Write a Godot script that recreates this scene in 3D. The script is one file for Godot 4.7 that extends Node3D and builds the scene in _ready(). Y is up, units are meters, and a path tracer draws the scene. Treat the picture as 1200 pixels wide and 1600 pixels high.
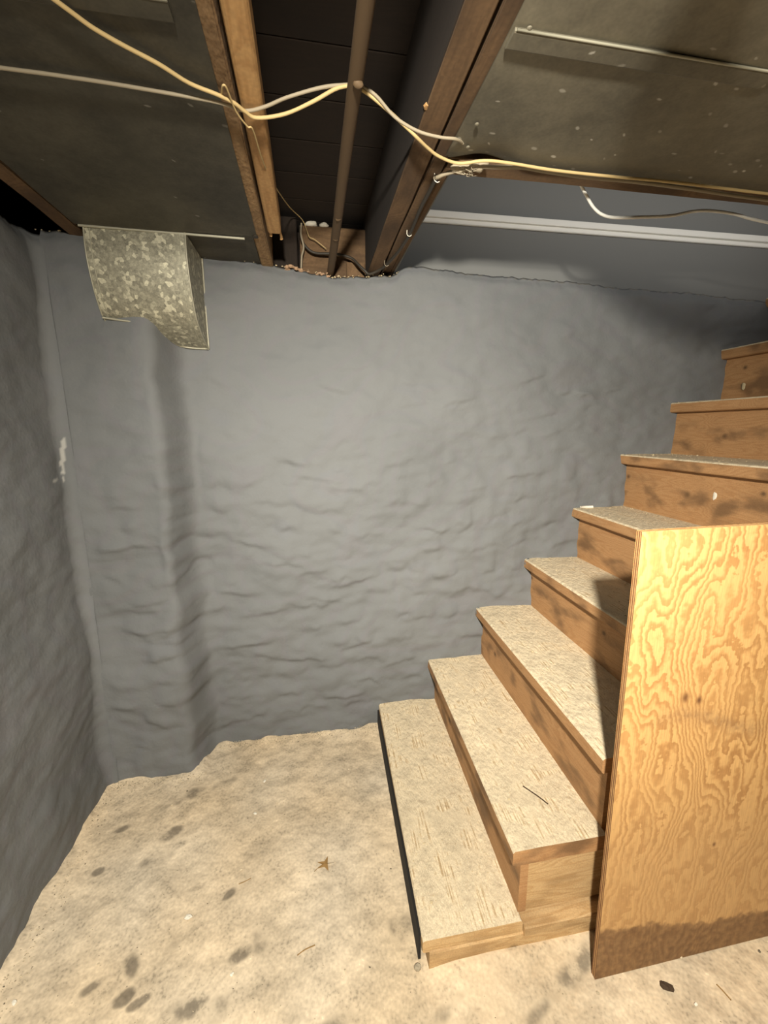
extends Node3D

var M := {}
var used := {}
var nz := FastNoiseLite.new()
var nz2 := FastNoiseLite.new()
var rng := RandomNumberGenerator.new()
var top_of_wall_offset := 0.0

# ---------------------------------------------------------------- naming helpers
func tag(o: Node, label: String, category: String, group := "", kind := "") -> void:
	if label != "": o.set_meta("label", label)
	if category != "": o.set_meta("category", category)
	if group != "": o.set_meta("group", group)
	if kind != "": o.set_meta("kind", kind)

func numbered(called: String, parent: Node) -> String:
	var key := str(parent.get_instance_id()) + called
	var n: int = used.get(key, 0)
	used[key] = n + 1
	return called if n == 0 else "%s_%03d" % [called, n]

func obj(called: String, mesh: Mesh, mat: Material, parent: Node = self) -> MeshInstance3D:
	var o := MeshInstance3D.new()
	o.name = numbered(called, parent)
	o.mesh = mesh
	if mat: o.material_override = mat
	o.cast_shadow = GeometryInstance3D.SHADOW_CASTING_SETTING_ON
	parent.add_child(o, true)
	return o

func thing(called: String, label: String, category: String, at := Vector3.ZERO, group := "", kind := "") -> Node3D:
	var o := Node3D.new()
	o.name = numbered(called, self)
	add_child(o, true)
	o.position = at
	tag(o, label, category, group, kind)
	return o

func struct(called: String, mesh: Mesh, mat: Material, label: String, parent: Node = self) -> MeshInstance3D:
	var o := obj(called, mesh, mat, parent)
	tag(o, label, called.split("_")[0], "", "structure")
	return o

# ---------------------------------------------------------------- shape helpers
func tri(st: SurfaceTool, a: Vector3, b: Vector3, c: Vector3, ua := Vector2.ZERO, ub := Vector2.ZERO, uc := Vector2.ZERO) -> void:
	st.set_uv(ua); st.add_vertex(a)
	st.set_uv(uc); st.add_vertex(c)
	st.set_uv(ub); st.add_vertex(b)

func st_new(smooth := true) -> SurfaceTool:
	var st := SurfaceTool.new()
	st.begin(Mesh.PRIMITIVE_TRIANGLES)
	st.set_smooth_group(0 if smooth else -1)
	return st

func done(st: SurfaceTool, mesh: ArrayMesh = null) -> ArrayMesh:
	st.generate_normals()
	return st.commit(mesh) if mesh else st.commit()

# A piece of timber: a rounded rectangle w (along side) by h (along up) swept through the points.
# Rough timber is displaced by noise. Faces that look up go to a surface of their own when split is set.
func timber(pts: Array, side: Vector3, up: Vector3, w: float, h: float, r := 0.003, rough := 0.0, sd := 0, split := false, step := 0.03, uvo := Vector2.ZERO, under := false) -> ArrayMesh:
	var prof := []
	for c in [[1, 1, 0.0], [-1, 1, 90.0], [-1, -1, 180.0], [1, -1, 270.0]]:
		for k in 3:
			var a := deg_to_rad(c[2] + 45.0 * k)
			prof.append([Vector2(c[0] * (w / 2 - r) + r * cos(a), c[1] * (h / 2 - r) + r * sin(a)), Vector2(cos(a), sin(a))])
	# subdivide the flats so that noise can bend them
	var full := []
	for i in prof.size():
		var p = prof[i]
		var q = prof[(i + 1) % prof.size()]
		full.append(p)
		var d: float = (q[0] - p[0]).length()
		if rough > 0.0 and d > step * 1.5:
			var m := int(d / step)
			for k in range(1, m):
				full.append([p[0].lerp(q[0], float(k) / m), p[1]])
	var per := [0.0]
	for i in full.size():
		per.append(per[-1] + (full[(i + 1) % full.size()][0] - full[i][0]).length())
	var rings := [pts[0]]
	for i in range(1, pts.size()):
		var d: float = (pts[i] - pts[i - 1]).length()
		var m := maxi(1, int(d / step)) if rough > 0.0 else 1
		for k in range(1, m + 1):
			rings.append(pts[i - 1].lerp(pts[i], float(k) / m))
	var n := full.size()
	var along := 0.0
	var st := st_new(rough > 0.0)
	var st2 := st_new(rough > 0.0)
	var prev := []
	var prev_l := 0.0
	for k in rings.size():
		if k > 0: along += (rings[k] - rings[k - 1]).length()
		var ring := []
		for i in n:
			var p2: Vector2 = full[i][0]
			var nn: Vector2 = full[i][1]
			if rough > 0.0:
				var edge := 1.0
				if absf(nn.x) > 0.2 and absf(nn.y) > 0.2: edge = 1.7
				p2 += nn * (nz.get_noise_3d(along * 90.0 + sd * 77.0, p2.x * 400.0, p2.y * 400.0) - 0.35 * (edge - 1.0)) * rough * edge
			ring.append(rings[k] + side * p2.x + up * p2.y)
		if k > 0:
			for i in n:
				var j := (i + 1) % n
				var u0 := Vector2(prev_l, per[i]) + uvo
				var u1 := Vector2(along, per[i]) + uvo
				var u2 := Vector2(along, per[i + 1]) + uvo
				var u3 := Vector2(prev_l, per[i + 1]) + uvo
				var nn: Vector2 = full[i][1]
				var t := st2 if split and nn.y > 0.6 and absf((full[j][0] - full[i][0]).y) < 0.004 else st
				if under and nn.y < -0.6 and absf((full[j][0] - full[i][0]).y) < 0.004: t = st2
				if rough > 0.0: t.set_smooth_group(10 + int(round(rad_to_deg((full[i][1] + full[j][1]).angle()) / 22.5)) + 8)
				tri(t, prev[i], ring[i], ring[j], u0, u1, u2)
				tri(t, prev[i], ring[j], prev[j], u0, u2, u3)
		prev = ring
		prev_l = along
		if k == 0 or k == rings.size() - 1:
			var cc: Vector3 = rings[k]
			st.set_smooth_group(1 + k)
			for i in n:
				var j := (i + 1) % n
				var ui: Vector2 = Vector2(full[i][0].x, full[i][0].y) + uvo
				var uj: Vector2 = Vector2(full[j][0].x, full[j][0].y) + uvo
				if k == 0: tri(st, cc, ring[j], ring[i], uvo, uj, ui)
				else: tri(st, cc, ring[i], ring[j], uvo, ui, uj)
			st.set_smooth_group(0 if rough > 0.0 else -1)
	var mesh := done(st)
	if split or under: mesh = done(st2, mesh)
	return mesh

func box(a: Vector3, b: Vector3, r := 0.003, rough := 0.0, sd := 0, split := false, uvo := Vector2.ZERO) -> ArrayMesh:
	# the grain runs along the longest side
	var s := b - a
	var c := (a + b) / 2
	if s.x >= s.z and s.x >= s.y:
		return timber([Vector3(a.x, c.y, c.z), Vector3(b.x, c.y, c.z)], Vector3(0, 0, -1), Vector3.UP, s.z, s.y, r, rough, sd, split, 0.03, uvo)
	if s.z >= s.y:
		return timber([Vector3(c.x, c.y, a.z), Vector3(c.x, c.y, b.z)], Vector3(1, 0, 0), Vector3.UP, s.x, s.y, r, rough, sd, split, 0.03, uvo)
	return timber([Vector3(c.x, a.y, c.z), Vector3(c.x, b.y, c.z)], Vector3(1, 0, 0), Vector3(0, 0, -1), s.x, s.z, r, rough, sd, split, 0.03, uvo)

func tube(pts: Array, r: float, sides := 8, sub := 5, wob := 0.0) -> ArrayMesh:
	var p := []
	for i in range(pts.size() - 1):
		var a: Vector3 = pts[maxi(i - 1, 0)]
		var d: Vector3 = pts[mini(i + 2, pts.size() - 1)]
		for k in sub:
			p.append(pts[i].cubic_interpolate(pts[i + 1], a, d, float(k) / sub))
	p.append(pts[-1])
	var st := st_new()
	var nrm := Vector3.UP
	var prev := []
	var l := 0.0
	for k in p.size():
		var t: Vector3 = (p[mini(k + 1, p.size() - 1)] - p[maxi(k - 1, 0)]).normalized()
		if absf(t.dot(nrm)) > 0.95: nrm = Vector3.RIGHT
		var s := t.cross(nrm).normalized()
		nrm = s.cross(t).normalized()
		if k > 0: l += (p[k] - p[k - 1]).length()
		var ring := []
		for i in sides:
			var a := TAU * i / sides
			var rr := r * (1.0 + wob * nz.get_noise_3d(p[k].x * 900, p[k].z * 900, i * 30.0))
			ring.append(p[k] + (s * cos(a) + nrm * sin(a)) * rr)
		if k > 0:
			for i in sides:
				var j := (i + 1) % sides
				var ua := float(i) / sides
				var ub := float(i + 1) / sides
				tri(st, prev[i], ring[j], ring[i], Vector2(l, ua), Vector2(l, ub), Vector2(l, ua))
				tri(st, prev[i], prev[j], ring[j], Vector2(l, ua), Vector2(l, ub), Vector2(l, ub))
		if k == 0 or k == p.size() - 1:
			for i in sides:
				var j := (i + 1) % sides
				if k == 0: tri(st, p[k], ring[i], ring[j])
				else: tri(st, p[k], ring[j], ring[i])
		prev = ring
	return done(st)

func lump(c: Vector3, size: Vector3, sd: int, st: SurfaceTool, rows := 5, cols := 8) -> void:
	var g := []
	for i in rows + 1:
		var th := PI * i / rows
		var row := []
		for j in cols:
			var ph := TAU * j / cols
			var d := Vector3(sin(th) * cos(ph), cos(th), sin(th) * sin(ph))
			var k := 1.0 + 0.45 * nz.get_noise_3d(d.x * 60 + sd * 31.0, d.y * 60, d.z * 60)
			row.append(c + d * size * k)
		g.append(row)
	for i in rows:
		for j in cols:
			var k := (j + 1) % cols
			tri(st, g[i][j], g[i][k], g[i + 1][k])
			tri(st, g[i][j], g[i + 1][k], g[i + 1][j])

# A grid of points as one smooth mesh.
func grid_mesh(P: PackedVector3Array, UV: PackedVector2Array, C: PackedColorArray, cols: int, rows: int, flip := false) -> ArrayMesh:
	var N := PackedVector3Array()
	N.resize(P.size())
	for r in rows:
		for c in cols:
			var dx := P[r * cols + mini(c + 1, cols - 1)] - P[r * cols + maxi(c - 1, 0)]
			var dy := P[mini(r + 1, rows - 1) * cols + c] - P[maxi(r - 1, 0) * cols + c]
			var n := dx.cross(dy).normalized()
			N[r * cols + c] = -n if flip else n
	var I := PackedInt32Array()
	for r in rows - 1:
		for c in cols - 1:
			var a := r * cols + c
			var b := a + 1
			var d := a + cols
			var e := d + 1
			if flip: I.append_array([a, b, e, a, e, d])
			else: I.append_array([a, e, b, a, d, e])
	var arr := []
	arr.resize(Mesh.ARRAY_MAX)
	arr[Mesh.ARRAY_VERTEX] = P
	arr[Mesh.ARRAY_NORMAL] = N
	arr[Mesh.ARRAY_TEX_UV] = UV
	if C.size(): arr[Mesh.ARRAY_COLOR] = C
	arr[Mesh.ARRAY_INDEX] = I
	var m := ArrayMesh.new()
	m.add_surface_from_arrays(Mesh.PRIMITIVE_TRIANGLES, arr)
	return m

# ---------------------------------------------------------------- textures
func nb(w: int, h: int, freq: float, sd: int, oct := 4, sx := 1, sy := 1, kind := FastNoiseLite.TYPE_SIMPLEX_SMOOTH, ret := FastNoiseLite.RETURN_DISTANCE, wrap := true) -> PackedByteArray:
	var f := FastNoiseLite.new()
	f.seed = sd
	f.noise_type = kind
	f.frequency = freq
	f.fractal_octaves = oct
	f.fractal_type = FastNoiseLite.FRACTAL_FBM if oct > 1 else FastNoiseLite.FRACTAL_NONE
	f.cellular_return_type = ret
	var im := f.get_seamless_image(w / sx, h / sy) if wrap else f.get_image(w / sx, h / sy)
	im.convert(Image.FORMAT_L8)
	if sx != 1 or sy != 1: im.resize(w, h, Image.INTERPOLATE_CUBIC)
	return im.get_data()

func tex(w: int, h: int, data: PackedByteArray) -> ImageTexture:
	return ImageTexture.create_from_image(Image.create_from_data(w, h, false, Image.FORMAT_RGB8, data))

func put(d: PackedByteArray, i: int, c: Vector3) -> void:
	pass

func sstep(a: float, b: float, x: float) -> float:
	var t := clampf((x - a) / (b - a), 0.0, 1.0)
	return t * t * (3.0 - 2.0 * t)

func bump(freq: float, strength: float, sd: int, oct := 4) -> NoiseTexture2D:
	var f := FastNoiseLite.new()
	f.seed = sd
	f.noise_type = FastNoiseLite.TYPE_SIMPLEX_SMOOTH
	f.frequency = freq
	f.fractal_octaves = oct
	var t := NoiseTexture2D.new()
	t.width = 512; t.height = 512
	t.seamless = true
	t.as_normal_map = true
	t.bump_strength = strength
	t.noise = f
	return t

func mat(col: Color, rough: float, metal := 0.0) -> StandardMaterial3D:
	var m := StandardMaterial3D.new()
	m.albedo_color = col
	m.roughness = rough
	m.metallic = metal
	return m

func floor_tex() -> ImageTexture:
	var w := 1280
	var h := 1280                                   # 2 m by 2 m, x from -1, z from 0
	var big := nb(w, h, 0.006, 3, 4)
	var mid := nb(w, h, 0.02, 4, 4)
	var fine := nb(w, h, 0.16, 5, 3)
	var warm := nb(w, h, 0.004, 6, 2)
	var stain := PackedFloat32Array()
	stain.resize(w * h)
	var spots := [[-.690, .361, .035, .02, .8], [-.709, .436, .055, .022, .6], [-.655, .40, .02, .012, .9], [-.843, .324, .035, .013, .75], [-.85, .448, .02, .012, .9], [-.498, .566, .02, .013, 1.1], [-.682, .685, .018, .028, .8],
		[-.718, .724, .03, .014, .9], [-.673, .743, .022, .013, 1.3], [-.638, .754, .022, .01, 1.2], [-.745, .712, .03, .012, .7], [-.445, .708, .03, .016, .8], [-.522, .784, .025, .02, 1.1], [-.55, .79, .05, .03, .5],
		[-.66, .228, .045, .03, .55], [-.69, .25, .03, .02, .5], [-.068, .721, .04, .035, .6], [-.319, .62, .12, .03, .25], [-.25, .60, .08, .03, .3], [-.47, .80, .09, .04, .4], [-.40, .69, .03, .05, .4], [-.27, .88, .12, .02, .55], [-.07, .91, .14, .02, .45],
		[-.09, .50, .03, .05, .3], [-.57, .2, .05, .02, .5], [-.80, .52, .02, .006, .5], [-.75, .58, .012, .03, .4], [-.34, .36, .05, .03, .2], [-.60, .66, .02, .02, .35], [.15, .93, .2, .02, .4], [.3, .86, .12, .025, .6]]
	for s in spots:
		var cx := int((s[0] + 1.0) / 2.0 * w)
		var cz := int(s[1] / 2.0 * h)
		var rx: float = s[2] / 2.0 * w
		var rz: float = s[3] / 2.0 * h
		var R := int(maxf(rx, rz) * 2.2)
		for y in range(maxi(0, cz - R), mini(h, cz + R)):
			for x in range(maxi(0, cx - R), mini(w, cx + R)):
				var dx := float(x - cx)
				var dy := float(y - cz)
				var a := (dx * .90 - dy * .43) / rx
				var b := (dx * .43 + dy * .90) / rz
				var v: float = exp(-(a * a + b * b)) * s[4]
				var i := y * w + x
				stain[i] = maxf(stain[i], v)
	var d := PackedByteArray()
	d.resize(w * h * 3)
	for i in w * h:
		var b := big[i] / 255.0
		var m := mid[i] / 255.0
		var f := fine[i] / 255.0
		var s := stain[i]
		if s > 0.02: s = sstep(0.20, 0.75, s * (0.05 + 0.8 * f + 2.0 * (m - 0.28)))
		var v := 0.90 + 0.15 * (b - 0.5) + 0.13 * (m - 0.5) + 0.15 * (f - 0.5)
		var speck := sstep(0.80, 0.9, f * 0.6 + m * 0.4)
		v += speck * 0.16
		var dk := sstep(0.33, 0.22, f * 0.65 + m * 0.35)
		v -= dk * 0.09
		var wv := warm[i] / 255.0
		v *= 1.0 - 0.36 * s
		d[i * 3] = int(clampf(v * (224 + 4 * wv), 0, 255))
		d[i * 3 + 1] = int(clampf(v * (209 - 3 * wv), 0, 255))
		d[i * 3 + 2] = int(clampf(v * (184 - 12 * wv), 0, 255))
	return tex(w, h, d)

func ply_tex() -> ImageTexture:
	var w := 1024
	var h := 1024                                   # 1.1 m by 1.0 m
	var n1 := nb(w, h, 0.0042, 21, 2, 1, 3, FastNoiseLite.TYPE_SIMPLEX_SMOOTH, FastNoiseLite.RETURN_DISTANCE, false)
	var n2 := nb(w, h, 0.013, 22, 2, 1, 3, FastNoiseLite.TYPE_SIMPLEX_SMOOTH, FastNoiseLite.RETURN_DISTANCE, false)
	var n3 := nb(w, h, 0.05, 23, 3, 1, 1)
	var fib := nb(w, h, 0.35, 24, 2, 1, 16)
	var broad := nb(w, h, 0.004, 25, 2)
	var d := PackedByteArray()
	d.resize(w * h * 3)
	for y in h:
		var ym := 1.0 - float(y) / h                 # metres above the floor
		for x in w:
			var i := y * w + x
			var xm := 1.1 * x / w
			var f := 34.0 * xm + 8.5 * (n1[i] / 255.0) + 3.4 * (n2[i] / 255.0) + 0.6 * (n3[i] / 255.0)
			var t := f - floorf(f)
			var dark := sstep(0.25, 0.80, t) * (1.0 - sstep(0.90, 1.0, t))
			dark *= (0.55 + 0.6 * (broad[i] / 255.0)) * lerpf(0.55, 1.0, sstep(0.25, 0.5, ym))
			var g := 1.0 + 0.16 * (fib[i] / 255.0 - 0.5)
			var c := Vector3(205, 162, 104).lerp(Vector3(166, 121, 71), clampf(dark * 0.85, 0, 1)) * g
			c = c * Vector3(1, 1, 1).lerp(Vector3(0.91, 0.91, 0.93), sstep(0.55, 0.25, ym))
			var smear := exp(-pow((ym - 0.60 - 0.03 * sin(xm * 14.0)) / 0.018, 2.0)) * sstep(0.05, 0.12, xm) * sstep(0.42, 0.25, xm) * (n3[i] / 255.0)
			c = c.lerp(Vector3(128, 96, 66), smear * 0.6)
			for kn in [[.133, .665, .008, .75], [.165, .655, .006, .9], [.255, .30, .004, .8]]:
				var q: float = pow((xm - kn[0]) / kn[2], 2.0) + pow((ym - kn[1]) / (kn[2] * 1.3), 2.0)
				if q < 6.0: c = c.lerp(Vector3(96, 62, 36), kn[3] * exp(-q))
			var edge := ym - (0.100 + 0.030 * (n2[i] / 255.0 - 0.5) + 0.014 * (n3[i] / 255.0 - 0.5) + 0.02 * sin(xm * 9.0 + 1.5))
			var wet := sstep(0.012, -0.010, edge)
			var line := exp(-pow(edge / 0.006, 2.0))
			c = c.lerp(c * Vector3(0.62, 0.58, 0.56), wet * (0.6 + 0.5 * (n3[i] / 255.0)))
			c = c.lerp(Vector3(112, 82, 54), line * 0.35)
			d[i * 3] = int(clampf(c.x, 0, 255)); d[i * 3 + 1] = int(clampf(c.y, 0, 255)); d[i * 3 + 2] = int(clampf(c.z, 0, 255))
	return tex(w, h, d)

# Sawn softwood, the grain along u: 1 m by 0.5 m.
func wood_tex(sd: int, light: Vector3, dark: Vector3, dirt: Vector3, dirty: float, knots: Array, w := 1024, h := 512, banded := false) -> ImageTexture:
	var n1 := nb(w, h, 0.010, sd, 3, 8, 1)
	var fib := nb(w, h, 0.25, sd + 1, 3, 16, 1)
	var blot := nb(w, h, 0.010, sd + 2, 4, 2, 1)
	var fine := nb(w, h, 0.2, sd + 3, 2)
	var d := PackedByteArray()
	d.resize(w * h * 3)
	for y in h:
		for x in w:
			var i := y * w + x
			var f := 9.0 * n1[i] / 255.0 + 0.5 * fib[i] / 255.0
			var kd := 0.0
			for k in knots:
				var q: float = pow((x / float(w) - k[0]) / k[2], 2.0) + pow((y / float(h) * 0.5 - k[1]) / (k[2] * 0.8), 2.0)
				if q < 9.0:
					kd = maxf(kd, exp(-q * 1.3))
					f += 2.5 * exp(-q * 0.5)
			var t := f - floorf(f)
			var g := sstep(0.3, 0.9, t) * (1.0 - sstep(0.93, 1.0, t))
			var c := light.lerp(dark, g * 0.5 + 0.25 * (fib[i] / 255.0))
			c = c.lerp(dark * 0.45, kd * 0.75)
			var low := fposmod(y / float(h) * 0.5, 0.25)
			var s := sstep(0.36, 0.90, blot[i] / 255.0) * dirty
			if banded: s *= sstep(0.05, 0.10, low) * sstep(0.20, 0.15, low) + 0.15
			c = c.lerp(dirt, clampf(s, 0, 1)) * (0.93 + 0.14 * fine[i] / 255.0)
			d[i * 3] = int(clampf(c.x, 0, 255)); d[i * 3 + 1] = int(clampf(c.y, 0, 255)); d[i * 3 + 2] = int(clampf(c.z, 0, 255))
	return tex(w, h, d)

func dust_tex() -> ImageTexture:
	var w := 1024
	var h := 512                                    # 1 m by 0.5 m of dusty tread
	var fib := nb(w, h, 0.16, 51, 1, 32, 1)
	var blot := nb(w, h, 0.012, 52, 4)
	var fine := nb(w, h, 0.22, 53, 3)
	var scr := nb(w, h, 0.05, 54, 3, 1, 4)
	var d := PackedByteArray()
	d.resize(w * h * 3)
	for i in w * h:
		var b := blot[i] / 255.0
		var f := fine[i] / 255.0
		var g := fib[i] / 255.0
		var c := Vector3(223, 207, 176) * (0.86 + 0.16 * b + 0.16 * (f - 0.5))
		c = c.lerp(Vector3(150, 122, 84), sstep(0.50, 0.85, g) * sstep(0.50, 0.80, b) * 0.60)
		c = c.lerp(Vector3(140, 118, 92), sstep(0.60, 0.85, scr[i] / 255.0) * sstep(0.42, 0.22, b) * 0.22)
		c = c.lerp(Vector3(232, 220, 190), sstep(0.72, 0.84, f) * 0.7)
		d[i * 3] = int(clampf(c.x, 0, 255)); d[i * 3 + 1] = int(clampf(c.y, 0, 255)); d[i * 3 + 2] = int(clampf(c.z, 0, 255))
	return tex(w, h, d)

func galv_tex() -> ImageTexture:
	var w := 512
	var h := 512                                    # 0.25 m
	var c1 := nb(w, h, 0.035, 61, 1, 1, 1, FastNoiseLite.TYPE_CELLULAR, FastNoiseLite.RETURN_CELL_VALUE)
	var c2 := nb(w, h, 0.075, 62, 1, 1, 1, FastNoiseLite.TYPE_CELLULAR, FastNoiseLite.RETURN_CELL_VALUE)
	var fine := nb(w, h, 0.1, 63, 3)
	var d := PackedByteArray()
	d.resize(w * h * 3)
	for i in w * h:
		var v := 0.58 + 0.16 * (c1[i] / 255.0) + 0.12 * (c2[i] / 255.0) + 0.14 * (fine[i] / 255.0 - 0.5)
		v += sstep(0.78, 0.95, c1[i] / 255.0) * 0.16
		d[i * 3] = int(clampf(v * 208, 0, 255)); d[i * 3 + 1] = int(clampf(v * 204, 0, 255)); d[i * 3 + 2] = int(clampf(v * 180, 0, 255))
	return tex(w, h, d)

func sheet_tex(sd: int, flecks: int, gain := 1.0) -> ImageTexture:
	var w := 768
	var h := 768                                    # 1.2 m
	var blot := nb(w, h, 0.006, sd, 4)
	var fine := nb(w, h, 0.2, sd + 1, 3)
	var f2 := nb(w, h, 0.05, sd + 2, 3)
	var d := PackedByteArray()
	d.resize(w * h * 3)
	for i in w * h:
		var v := gain * 0.80 + 0.30 * (blot[i] / 255.0 - 0.5) + 0.12 * (fine[i] / 255.0 - 0.5) + 0.12 * (f2[i] / 255.0 - 0.5)
		d[i * 3] = int(clampf(v * 112, 0, 255)); d[i * 3 + 1] = int(clampf(v * 107, 0, 255)); d[i * 3 + 2] = int(clampf(v * 92, 0, 255))
	rng.seed = sd
	for k in flecks:
		var cx := rng.randi_range(10, w - 10)
		var cy := rng.randi_range(10, h - 10)
		var rx := rng.randf_range(1.0, 4.0)
		var ry := rng.randf_range(1.0, 3.0)
		var a := rng.randf_range(0.25, 0.8)
		for y in range(cy - 8, cy + 9):
			for x in range(cx - 8, cx + 9):
				var i := y * w + x
				if i < 0 or i >= w * h or x < 0 or x >= w: continue
				var q: float = pow((x - cx + 0.6 * (y - cy)) / rx, 2.0) + pow((y - cy) / ry, 2.0)
				var s := sstep(1.3, 0.5, q * (0.6 + 0.8 * fine[i] / 255.0)) * a
				for c in 3: d[i * 3 + c] = int(lerpf(d[i * 3 + c], [205, 203, 195][c], s))
	return tex(w, h, d)

func make_materials() -> void:
	var m := mat(Color.WHITE, 0.78)
	m.metallic_specular = 0.35
	m.vertex_color_use_as_albedo = true
	m.normal_enabled = true
	m.normal_texture = bump(0.06, 2.0, 11, 4)
	m.normal_scale = 0.35
	m.uv1_triplanar = true
	m.uv1_world_triplanar = true
	m.uv1_scale = Vector3(2.2, 2.2, 2.2)
	M.wall = m
	m = mat(Color(0.475, 0.48, 0.475), 0.9)
	m.metallic_specular = 0.2
	M.board = m
	m = mat(Color.WHITE, 0.95)
	m.albedo_texture = floor_tex()
	m.normal_enabled = true
	m.normal_texture = bump(0.05, 4.0, 12, 5)
	m.normal_scale = 0.5
	M.floor = m
	m = mat(Color.WHITE, 0.62)
	m.albedo_texture = ply_tex()
	M.ply = m
	M.ply_edge = mat(Color(0.42, 0.27, 0.17), 0.8)
	for k in 3:
		m = mat(Color.WHITE, 0.7)
		m.albedo_texture = wood_tex(31 + k * 5, Vector3(178, 138, 95), Vector3(158, 115, 74), Vector3(122, 92, 62), 0.9, [[.18, .07, .010], [.47, .10, .014], [.72, .06, .009], [.30, .32, .012], [.62, .36, .012], [.85, .30, .010]], 1024, 512, true)
		m.uv1_scale = Vector3(1, 2, 1)
		M["riser%d" % k] = m
	m = mat(Color.WHITE, 0.75)
	m.albedo_texture = wood_tex(46, Vector3(196, 166, 122), Vector3(168, 132, 86), Vector3(140, 112, 76), 0.6, [[.2, .1, .012], [.7, .3, .01]])
	m.uv1_scale = Vector3(1, 2, 1)
	M.pale = m
	m = mat(Color.WHITE, 0.95)
	m.albedo_texture = dust_tex()
	m.uv1_scale = Vector3(1, 2, 1)
	m.normal_enabled = true
	m.normal_texture = bump(0.07, 4.0, 13, 4)
	m.normal_scale = 0.4
	M.dust = m
	m = mat(Color.WHITE, 0.85)
	m.albedo_texture = wood_tex(71, Vector3(150, 122, 86), Vector3(126, 99, 68), Vector3(100, 78, 54), 0.6, [[.3, .2, .012]], 512, 256)
	m.uv1_scale = Vector3(1, 2, 1)
	m.normal_enabled = true
	m.normal_texture = bump(0.08, 5.0, 14, 4)
	m.normal_scale = 0.15
	M.old = m
	m = mat(Color.WHITE, 0.9)
	m.albedo_texture = wood_tex(73, Vector3(110, 86, 60), Vector3(88, 67, 45), Vector3(64, 48, 33), 0.7, [], 512, 256)
	m.uv1_scale = Vector3(1, 2, 1)
	M.brown = m
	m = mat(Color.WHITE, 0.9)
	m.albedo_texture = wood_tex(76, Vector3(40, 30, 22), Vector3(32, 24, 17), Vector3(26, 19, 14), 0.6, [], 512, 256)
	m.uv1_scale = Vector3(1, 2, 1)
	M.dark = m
	m = mat(Color.WHITE, 0.7)
	m.albedo_texture = wood_tex(81, Vector3(188, 150, 100), Vector3(160, 120, 74), Vector3(140, 104, 64), 0.4, [], 512, 256)
	m.uv1_scale = Vector3(1, 2, 1)
	M.tan = m
	m = mat(Color.WHITE, 0.5, 0.35)
	m.albedo_texture = galv_tex()
	m.uv1_scale = Vector3(6, 6, 1)
	M.galv = m
	M.galv_edge = mat(Color(0.66, 0.65, 0.58), 0.5, 0.4)
	m = mat(Color.WHITE, 0.6, 0.3)
	m.albedo_texture = sheet_tex(91, 30)
	m.albedo_color = Color(0.88, 0.88, 0.88)
	m.uv1_scale = Vector3(1 / 1.2, 1 / 1.2, 1)
	M.sheet_left = m
	m = mat(Color.WHITE, 0.6, 0.1)
	m.albedo_texture = sheet_tex(95, 260, 1.20)
	m.albedo_color = Color(1.0, 1.0, 1.0)
	m.uv1_scale = Vector3(1 / 1.2, 1 / 1.2, 1)
	M.sheet_right = m
	M.pipe = mat(Color(0.34, 0.27, 0.185), 0.75, 0.1)
	M.yellow_wire = mat(Color(0.74, 0.65, 0.46), 0.7)
	M.grey_wire = mat(Color(0.58, 0.54, 0.46), 0.7)
	M.dark_wire = mat(Color(0.20, 0.18, 0.15), 0.6)
	M.blue_wire = mat(Color(0.86, 0.86, 0.84), 0.6)
	M.trim = mat(Color(0.92, 0.92, 0.90), 0.6)
	M.mortar = mat(Color(0.66, 0.54, 0.43), 0.95)
	M.plaster = mat(Color(0.88, 0.86, 0.80), 0.9)
	M.grit = mat(Color(0.74, 0.68, 0.55), 0.95)
	M.lint = mat(Color(0.62, 0.58, 0.50), 0.95)
	M.leaf = mat(Color(0.56, 0.44, 0.26), 0.8)
	M.bark = mat(Color(0.25, 0.19, 0.13), 0.9)
	M.edge_shade = mat(Color(0.10, 0.09, 0.08), 0.95)  # near-black for the shade painted along the first tread edge

# ---------------------------------------------------------------- the painted rubble walls
var creases := []

func make_creases() -> void:
	rng.seed = 5
	# x (or s), y, half length, slope, depth
	creases = [[.78, 1.30, .05, -.25, .012], [.70, 1.305, .025, .1, .008], [.14, 1.32, .06, -.35, .009], [-.16, 1.31, .05, -.2, .008], [.29, 1.27, .07, .22, .008], [-.30, 1.06, .05, -.2, .009], [-.20, 1.0, .09, -.15, .008], [-.47, .78, .06, -.3, .011], [-.36, .70, .07, -.1, .010], [-.25, .66, .05, .1, .008], [-.53, .60, .06, -.15, .012], [-.43, .52, .08, .12, .010], [-.20, .55, .06, -.2, .010], [-.05, .62, .05, .15, .008], [-.5, .40, .08, .05, .012], [-.3, .32, .09, -.05, .012], [-.1, .36, .06, .2, .010], [-.15, .15, .07, .1, .012], [-.02, .20, .03, -.8, .010], [.35, .95, .06, .1, .007], [.2, .8, .06, -.15, .007], [.05, .9, .05, .1, .006]]
	for k in 26:
		creases.append([rng.randf_range(-.62, 1.5), rng.randf_range(.1, 1.6), rng.randf_range(.03, .08), rng.randf_range(-.3, .3), rng.randf_range(.003, .007)])
	for k in 10:                                     # the pier (its own strip, x below -0.66)
		creases.append([rng.randf_range(-.93, -.68), rng.randf_range(.1, .95), rng.randf_range(.04, .08), rng.randf_range(-.15, .15), rng.randf_range(.006, .012)])

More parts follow.
